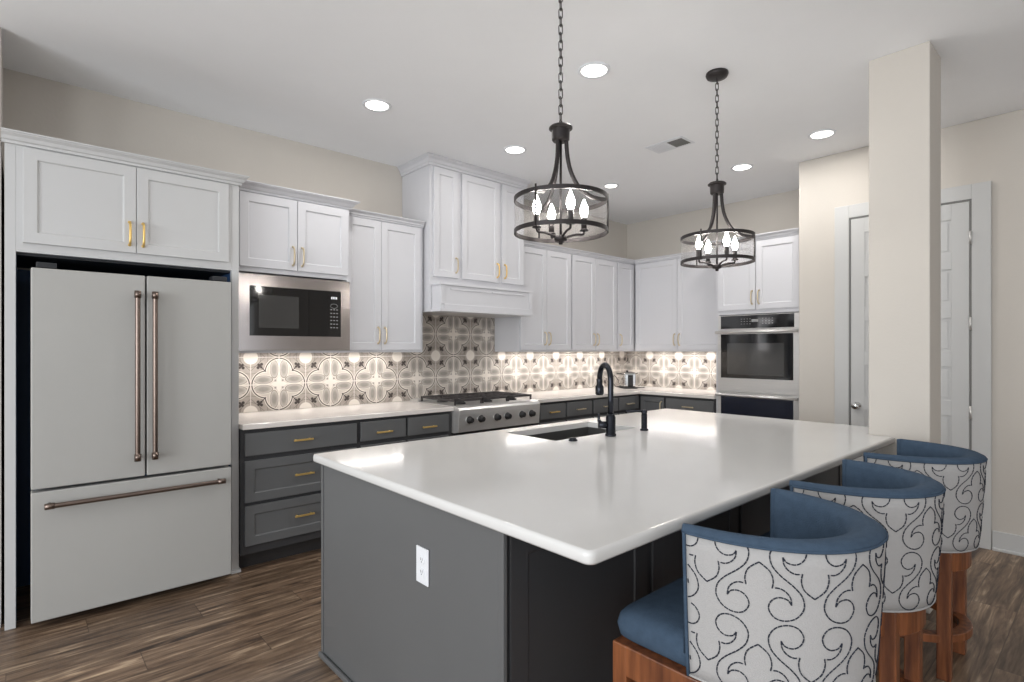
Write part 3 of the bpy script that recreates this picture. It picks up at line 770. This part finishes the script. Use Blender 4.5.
# outlet on island end
ou = thing('wall_outlet', 'white duplex power outlet on the island end panel', 'outlet', (1.034, 1.605, .66))
mb = MB(); mb.box(-.0065, -.0005, -.037, .037, -.062, .062); mb.build('cover_plate', 'plastic', ou, bevel=.002)
for s in (-1, 1):
    mb = MB(); poly = [(.017*math.cos(2*PI*k/20), max(-.0135, min(.0135, .0165*math.sin(2*PI*k/20)))) for k in range(20)]
    v0 = [(-.0065, y, z + s*.021) for y, z in poly]; v1 = [(-.0085, y, z + s*.021) for y, z in poly]
    mb.loft([v0, v1], cap=True)
    mb.box(-.0088, -.0084, .004, .006, s*.021-.002, s*.021+.007, 1); mb.box(-.0088, -.0084, -.006, -.004, s*.021-.002, s*.021+.007, 1)
    mb.tube([(-.0089, 0, s*.021-.007), (-.0084, 0, s*.021-.007)], .0022, 8, mi=1)
    mb.build('socket', ['plastic', 'gap'], ou)

# ------------------------------------------------------------------ toaster near the corner
to = thing('toaster', 'small chrome toaster on the back counter near the room corner', 'toaster', (5.50, 4.03, .932), math.radians(-35))
mb = MB(); mb.box(-.085, .085, -.13, .13, .001, .018); mb.build('base', 'blk', to, bevel=.005)
mb = MB(); mb.box(-.075, .075, -.12, .12, .018, .19); mb.build('body', 'chrome', to, bevel=.022, seg=4)
mb = MB(); mb.box(-.03, .03, -.128, -.118, .03, .165)
mb.box(-.05, -.02, -.09, .09, .187, .1915); mb.box(.02, .05, -.09, .09, .187, .1915); mb.build('slots', 'blk', to)
mb = MB(); mb.box(-.022, .022, -.15, -.126, .125, .14); mb.tube([(-.13, 0, .175), (.13, 0, .175)], .006, 8); mb.tube([(0, 0, .185), (0, 0, .215)], .012, 10); mb.build('lever', 'blk', to, bevel=.003)
mb = MB(); mb.tube(catmull([(-.08, .02, .01), (-.13, .05, .02), (-.17, .06, .10), (-.14, .06, .15), (-.10, .06, .10)], 5), .004, 6); mb.build('cord', 'blk', to)
mb = MB(); mb.tube(catmull([(.08, -.02, .01), (.14, -.04, .008), (.19, -.02, .008), (.21, -.03, .012)], 5), .005, 6); mb.build('cord', 'blk', to)

# ------------------------------------------------------------------ ceiling fixtures
def can(x, y, r, label, power, cat='ceiling light'):
    t = thing('ceiling_light', label, cat, (x, y, CZ))
    mb = MB(); mb.lathe([(r, -.0005), (r, -.006), (r*.93, -.010), (r*.80, -.007), (r*.78, -.002)], n=40); mb.build('trim_ring', 'plastic', t)
    mb = MB(); mb.lathe([(0, -.0045), (r*.785, -.0045), (r*.785, -.001)], n=40); mb.build('lens', 'can', t)
    if power:
        a = area('downlight', (x, y, CZ - .012), (x, y, 0), r*1.5, r*1.5, power, (1, .97, .93), 'DISK'); a.rotation_euler = (0, 0, 0)
can(1.785, 3.338, .095, 'round recessed ceiling light nearest the refrigerator', P_CAN)
can(2.506, 2.072, .095, 'round recessed ceiling light just right of the nearer pendant', P_CAN)
can(3.022, 3.327, .095, 'round recessed ceiling light in front of the range hood', P_CAN*.5)
can(4.825, 2.287, .095, 'round recessed ceiling light in front of the oven', P_CAN)
can(4.537, 1.531, .095, 'round recessed ceiling light next to the pillar, near the door', P_CAN)
can(4.40, 3.42, .075, 'smallest and farthest recessed ceiling light near the room corner', P_CAN*.6)
v = thing('ceiling_vent', 'white ceiling air vent between the two pendants', 'vent', (3.87, 2.425, CZ), 0)
mb = MB(); vw, vd = .10, .165
mb.box(-vw, vw, -vd, vd, -.006, -.0005); mb.build('frame', 'plastic', v, bevel=.003)
mb = MB()
for k in range(7):
    mb.box(-vw+.03, vw-.03, -vd+.02+k*.019, -vd+.032+k*.019, -.0085, -.0062)
mb.box(-vw+.03, vw-.03, -vd+.02, -vd+.146, -.0069, -.0062, 1); mb.build('louvre', ['stop', 'stop'], v)
mb = MB()
for k in range(7): mb.box(-vw+.03, vw-.03, .02+k*.019, .032+k*.019, -.0085, -.0062)
mb.build('louvre', 'plastic', v)

# ------------------------------------------------------------------ pendants
def pendant(x, y, label, rot):
    p = thing('pendant_light', label, 'pendant light', (x, y, 2.0), rot, 'drum pendants over the island')
    RD = .205; zt, zb = .070, -.090
    mb = MB(); mb.lathe([(0, CZ-2-.001), (.062, CZ-2-.001), (.064, CZ-2-.012), (.058, CZ-2-.026), (.03, CZ-2-.030), (0, CZ-2-.030)], n=32)
    mb.build('canopy', 'pend', p)
    mb = MB(); zc0, zc1 = .405, CZ-2-.028; n = 17; L = (zc1-zc0)/n
    for i in range(n):
        zc = zc0 + (i+.5)*L; hl = L*.64; hw = .0085
        pts = []
        for k in range(14):
            a = 2*PI*k/14; u_ = hw*math.cos(a); vv = (hl-hw)*(1 if math.sin(a) > 0 else -1) + hw*math.sin(a)
            pts.append((u_, 0, zc+vv) if i % 2 else (0, u_, zc+vv))
        mb.tube(pts, .0022, 6, closed=True)
    mb.tube([(0, .004+math.cos(2*PI*k/16)*.016, .398+.016*math.sin(2*PI*k/16)) for k in range(16)], .0028, 8, closed=True)
    mb.build('chain', 'pend', p)
    mb = MB(); mb.lathe([(0, .385), (.045, .385), (.052, .379), (.052, .373), (.040, .368), (.039, .325), (.033, .318), (0, .318)], n=32, smooth=False); mb.build('cap', 'pend', p)
    mb = MB(); mb.tube([(0, 0, .32), (0, 0, -.10)], .0055, 10); mb.build('stem', 'pend', p)
    for k in range(3):
        a = 2*PI*k/3 + .35
        pr = [(.024, .33), (.030, .25), (.046, .18), (.080, .115), (.130, .074), (.175, .060), (.205, .058)]
        pts = catmull([(r_*math.cos(a), r_*math.sin(a), z) for r_, z in pr], 5)
        mb = MB(); mb.tube(pts, .0095, 8); mb.build('support_arm', 'pend', p)
        mb = MB(); mb.tube([(RD*math.cos(a), RD*math.sin(a), zb), (RD*math.cos(a), RD*math.sin(a), zt + .012)], .0045, 8); mb.build('upright', 'pend', p)
    for z0, z1 in ((zt-.018, zt), (zb, zb+.018)):
        mb = MB(); mb.lathe([(RD-.005, z0), (RD+.002, z0), (RD+.002, z1), (RD-.005, z1), (RD-.005, z0)], n=64, smooth=False)
        mb.f = [f for f in mb.f if len(f) == 4]; mb.m = mb.m[:len(mb.f)]; mb.sm = mb.sm[:len(mb.f)]
        mb.build('drum_ring', 'pend', p)
    vs_, fs_ = [], []; n = 96
    for z in (zb+.010, zt-.010):
        for k in range(n): vs_.append(((RD-.0015)*math.cos(2*PI*k/n), (RD-.0015)*math.sin(2*PI*k/n), z))
    for k in range(n): fs_.append((k, (k+1) % n, n+(k+1) % n, n+k))
    mb = MB(); mb.add(vs_, fs_, 0, True); mb.build('mesh_shade', 'mesh', p)
    mb = MB(); mb.lathe([(0, -.098), (.024, -.098), (.028, -.104), (.028, -.118), (.02, -.122), (.01, -.124), (.009, -.136), (0, -.137)], n=24); mb.build('hub', 'pend', p)
    for k in range(4):
        a = PI/2*k + math.radians(42)
        c_, s_ = math.cos(a), math.sin(a); rc = .112
        mb = MB(); mb.tube(catmull([(.015*c_, .015*s_, -.108), (.045*c_, .045*s_, -.096), (.075*c_, .075*s_, -.088), (rc*c_*.95, rc*s_*.95, -.086), (rc*c_, rc*s_, -.070)], 5), .0055, 8)
        mb.lathe([(.020, -.070), (.020, -.066), (.013, -.060)], (rc*c_, rc*s_, 0), 16)
        arm = mb.build('candle_arm', 'pend', p)
        mb = MB(); mb.lathe([(.0125, -.064), (.0125, -.012), (.010, -.010)], (rc*c_, rc*s_, 0), 16); mb.build('socket', 'pend', arm)
        mb = MB(); mb.lathe([(.010, -.012), (.012, -.004), (.0185, .014), (.0185, .024), (.014, .042), (.007, .060), (.0025, .071), (0, .073)], (rc*c_, rc*s_, 0), 16); mb.build('bulb', 'bulb', arm)
    return p
pendant(1.782, 1.662, 'dark bronze mesh drum pendant with candle bulbs, nearer the camera', math.radians(-67))
pendant(3.074, 1.608, 'dark bronze mesh drum pendant with candle bulbs, farther one with visible ceiling canopy', math.radians(-77))

# ------------------------------------------------------------------ bar stools
SA, SB = .292, .365
def outline(t, n=0.0, k=1.0):      # barrel outline; t in [-1,1] from the -x arm round the back to the +x arm; n inward offset
    a = (SA - n)*k; b_ = (SB - n)*k; th = t*PI/2
    e = .95
    x = a*math.copysign(abs(math.sin(th))**e, th); y = -b_*abs(math.cos(th))**e
    return x, y
ZB0, ZR = .545, .925
def taper(z): return .925 + .075*min(1, max(0, (z - ZB0)/(ZR - ZB0)))**.7
NT = 72
def stool(label, x, y, rz, first=None):
    if first:
        r = first.copy(); COL.objects.link(r); r.location = (x, y, 0); r.rotation_euler = (0, 0, rz); r['label'] = label
        for ch in list(first.children):
            c = ch.copy(); COL.objects.link(c); c.parent = r
            for g in ch.children:
                d = g.copy(); COL.objects.link(d); d.parent = c
        return r
    s = thing('bar_stool', label, 'bar stool', (x, y, 0), rz, 'barrel-back bar stools along the island')
    # fabric shell
    mb = MB(); rings = []
    zs = [ZB0 + (ZR-ZB0)*i/10 for i in range(11)]
    for i in range(NT+1):
        t = -1 + 2*i/NT; ring = []
        for z in zs: k = taper(z); X, Y = outline(t, 0, k); ring.append((X, Y, z))
        for z in reversed(zs): k = taper(z); X, Y = outline(t, .012, k); ring.append((X, Y, z))
        rings.append(ring)
    mb.loft(rings, closed_ring=True, cap=True, smooth=True)
    shell = mb.build('back_shell', 'linen', s)
    # embroidery on the shell
    S1 = [(-15,57),(-2,74),(25,79),(48,64),(56,36),(38,8),(5,0),(-32,14),(-54,48),(-48,88),(-24,118),(0,138)]
    Sc = S1 + [(-a, 276-b_) for a, b_ in reversed(S1[:-1])]
    F1 = [(-15,57),(-11,82),(5,102),(26,111),(46,108)]; F2 = [(46,108),(43,134),(54,166),(87,193)]
    paths = []
    sc_ = .000700
    # arc-length table at mid height
    tab = [0]; P = [outline(-1+2*i/400, 0, .985) for i in range(401)]
    for a, b_ in zip(P, P[1:]): tab.append(tab[-1] + math.dist(a, b_))
    tot = tab[-1]
    def at(sv, z):
        sv = min(max(sv, 0), tot)
        lo, hi = 0, 400
        while hi - lo > 1:
            md = (lo+hi)//2
            if tab[md] <= sv: lo = md
            else: hi = md
        fr_ = (sv - tab[lo])/max(1e-9, tab[hi]-tab[lo]); t = -1 + 2*(lo+fr_)/400
        X, Y = outline(t, -.0012, taper(z)); return Vector((X, Y, z))
    curves = []
    for col in range(-1, 13):
        for row in range(-1, 3):
            ox = (col*174 - 5); oy = 20 + row*290 - 60
            mir = 1 if col % 2 == 0 else -1
            for C in (Sc, F1, F2):
                curves.append([(ox + mir*a, oy + b_) for a, b_ in catmull([(p[0], p[1], 0) for p in C], 5) and [(q.x, q.y) for q in catmull([(p[0], p[1], 0) for p in C], 5)]])
                if C is not Sc:   # mirrored half of the inverted fleur, and the upright fleur by point symmetry
                    q = [(q.x, q.y) for q in catmull([(p[0], p[1], 0) for p in C], 5)]
                    curves.append([(ox + mir*(174 - a), oy + b_) for a, b_ in q]) if False else None
                    curves.append([(ox - mir*a, oy + 276 - b_) for a, b_ in q])
    em = MB(); DL, GP = .0105, .0018
    for C in curves:
        pts = [(a*sc_, ZR - .004 - b_*sc_) for a, b_ in C]
        # walk and dash
        seg = []; acc = 0; on = True; need = DL
        def ok(p): return .004 < p[0] < tot - .004 and ZB0 + .004 < p[1] < ZR - .002
        cur = [pts[0]]
        for a, b_ in zip(pts, pts[1:]):
            d = math.dist(a, b_); pos = 0
            while d - pos > need:
                pos += need; q = (a[0]+(b_[0]-a[0])*pos/d, a[1]+(b_[1]-a[1])*pos/d)
                if on:
                    cur.append(q)
                    if all(ok(p) for p in cur): seg.append(cur)
                cur = [q]; on = not on; need = DL if on else GP
            need -= (d - pos)
            if on: cur.append(b_)
        for sg in seg: em.tube([at(*p) for p in sg], .0017, 4, caps=False)
    em.build('embroidery', 'thread', shell)
    # padded blue inside with rolled rim
    mb = MB(); rings = []
    for i in range(NT+1):
        t = -1 + 2*i/NT
        th = .040 + .045*math.cos(t*PI/2)**1.2
        if i in (0, NT): th = .034
        pr = [(.013, ZB0+.05), (.013, ZR-.004), (-.001, ZR), (.001, ZR+.008), (th*.22, ZR+.017), (th*.5, ZR+.019), (th*.8, ZR+.012), (th*.98, ZR-.008), (th, ZR-.05), (th, .70), (th, ZB0+.05)]
        ring = []
        for n_, z in pr: X, Y = outline(t, n_, taper(min(z, ZR))); ring.append((X, Y, z))
        rings.append(ring)
    mb.loft(rings, closed_ring=True, smooth=True)
    # rounded arm fronts
    for sgn in (-1, 1):
        prev = None
        R2 = []
        base = rings[0] if sgn < 0 else rings[-1]
        cx = sum(p[0] for p in base)/len(base)
        for q in range(4):
            a = q/3*PI/2; kx = math.cos(a)*.9 + .1
            R2.append([(cx + (p[0]-cx)*kx if q else p[0], .004+.014*math.sin(a) if q else p[1], p[2] - (.004*q/3 if p[2] > .8 else 0)) for p in base])
        mb.loft(R2, closed_ring=True, cap=True, smooth=True)
    mb.build('inner_back', 'blue', s)
    mb = MB()
    for sgn in (-1, 1):
        mb.tube([(outline(sgn, -.001, taper(z))[0], .002, z) for z in zs], .005, 8)
    mb.tube([(*outline(-1+2*i/NT, -.001, 1), ZR) for i in range(NT+1)], .0035, 6); mb.build('piping', 'blue', s)
    mb = MB(); mb.tube([(*outline(-1+2*i/NT, -.001, taper(ZB0)), ZB0+.003) for i in range(NT+1)], .0035, 6); mb.build('hem_piping', 'linen', shell)
    # D-shaped plans
    def dplan(a, b_, yf, rr, n=28):
        pts = [(a*math.sin(-PI/2 + PI*i/n), -b_*math.cos(-PI/2 + PI*i/n)) for i in range(n+1)]
        fr_ = rounded([(a, 0), (a, yf), (-a, yf), (-a, 0)], [0, rr, rr, 0], 5)
        return pts + fr_[1:-1]
    # seat cushion
    lv = [(0.012, .546), (0, .556), (-.006, .585), (0, .612), (.012, .626), (.035, .635), (.08, .641), (.15, .643)]
    a_, b2, yf = .256, .285, .255
    mb = MB(); rr = [[(x_, y_, z) for x_, y_ in dplan(a_ - n_, b2 - n_, yf - n_, .05)] for n_, z in lv]
    mb.loft(rr, closed_ring=True, cap=True, smooth=True); mb.build('seat', 'blue', s)
    # wooden apron, legs, foot ring
    ap = dplan(.275, .315, .244, .012)
    mb = MB(); mb.prism(ap, .455, .543); mb.build('apron', 'oak', s, bevel=.004)
    for (lx, ly) in ((-.252, .222), (.252, .222), (-.150, -.250), (.160, -.250)):
        mb = MB(); hw = .0245
        fl = .0; v0 = [(lx-hw, ly-hw, .001), (lx+hw, ly-hw, .001), (lx+hw, ly+hw, .001), (lx-hw, ly+hw, .001)]; v1 = [(a, b_, .5435) for a, b_, c in v0]
        mb.loft([v0, v1], cap=True); mb.build('leg', 'oak', s, bevel=.004)
    o1 = dplan(.262, .320, .232, .02); i1 = dplan(.218, .272, .190, .02)
    mb = MB(); z0, z1 = .155, .190
    mb.loft([[(x_, y_, z0) for x_, y_ in o1], [(x_, y_, z1) for x_, y_ in o1], [(x_, y_, z1) for x_, y_ in i1], [(x_, y_, z0) for x_, y_ in i1]], closed_ring=True, close_loop=True)
    mb.build('foot_ring', 'oak', s, bevel=.003)
    return s
s0 = stool('blue and cream embroidered barrel-back bar stool nearest the camera', 1.58, .762, 0)
stool('middle one of the three embroidered barrel-back bar stools', 2.29, .768, 0, s0)
stool('farthest embroidered barrel-back bar stool, beside the pillar', 3.08, .760, 0, s0)
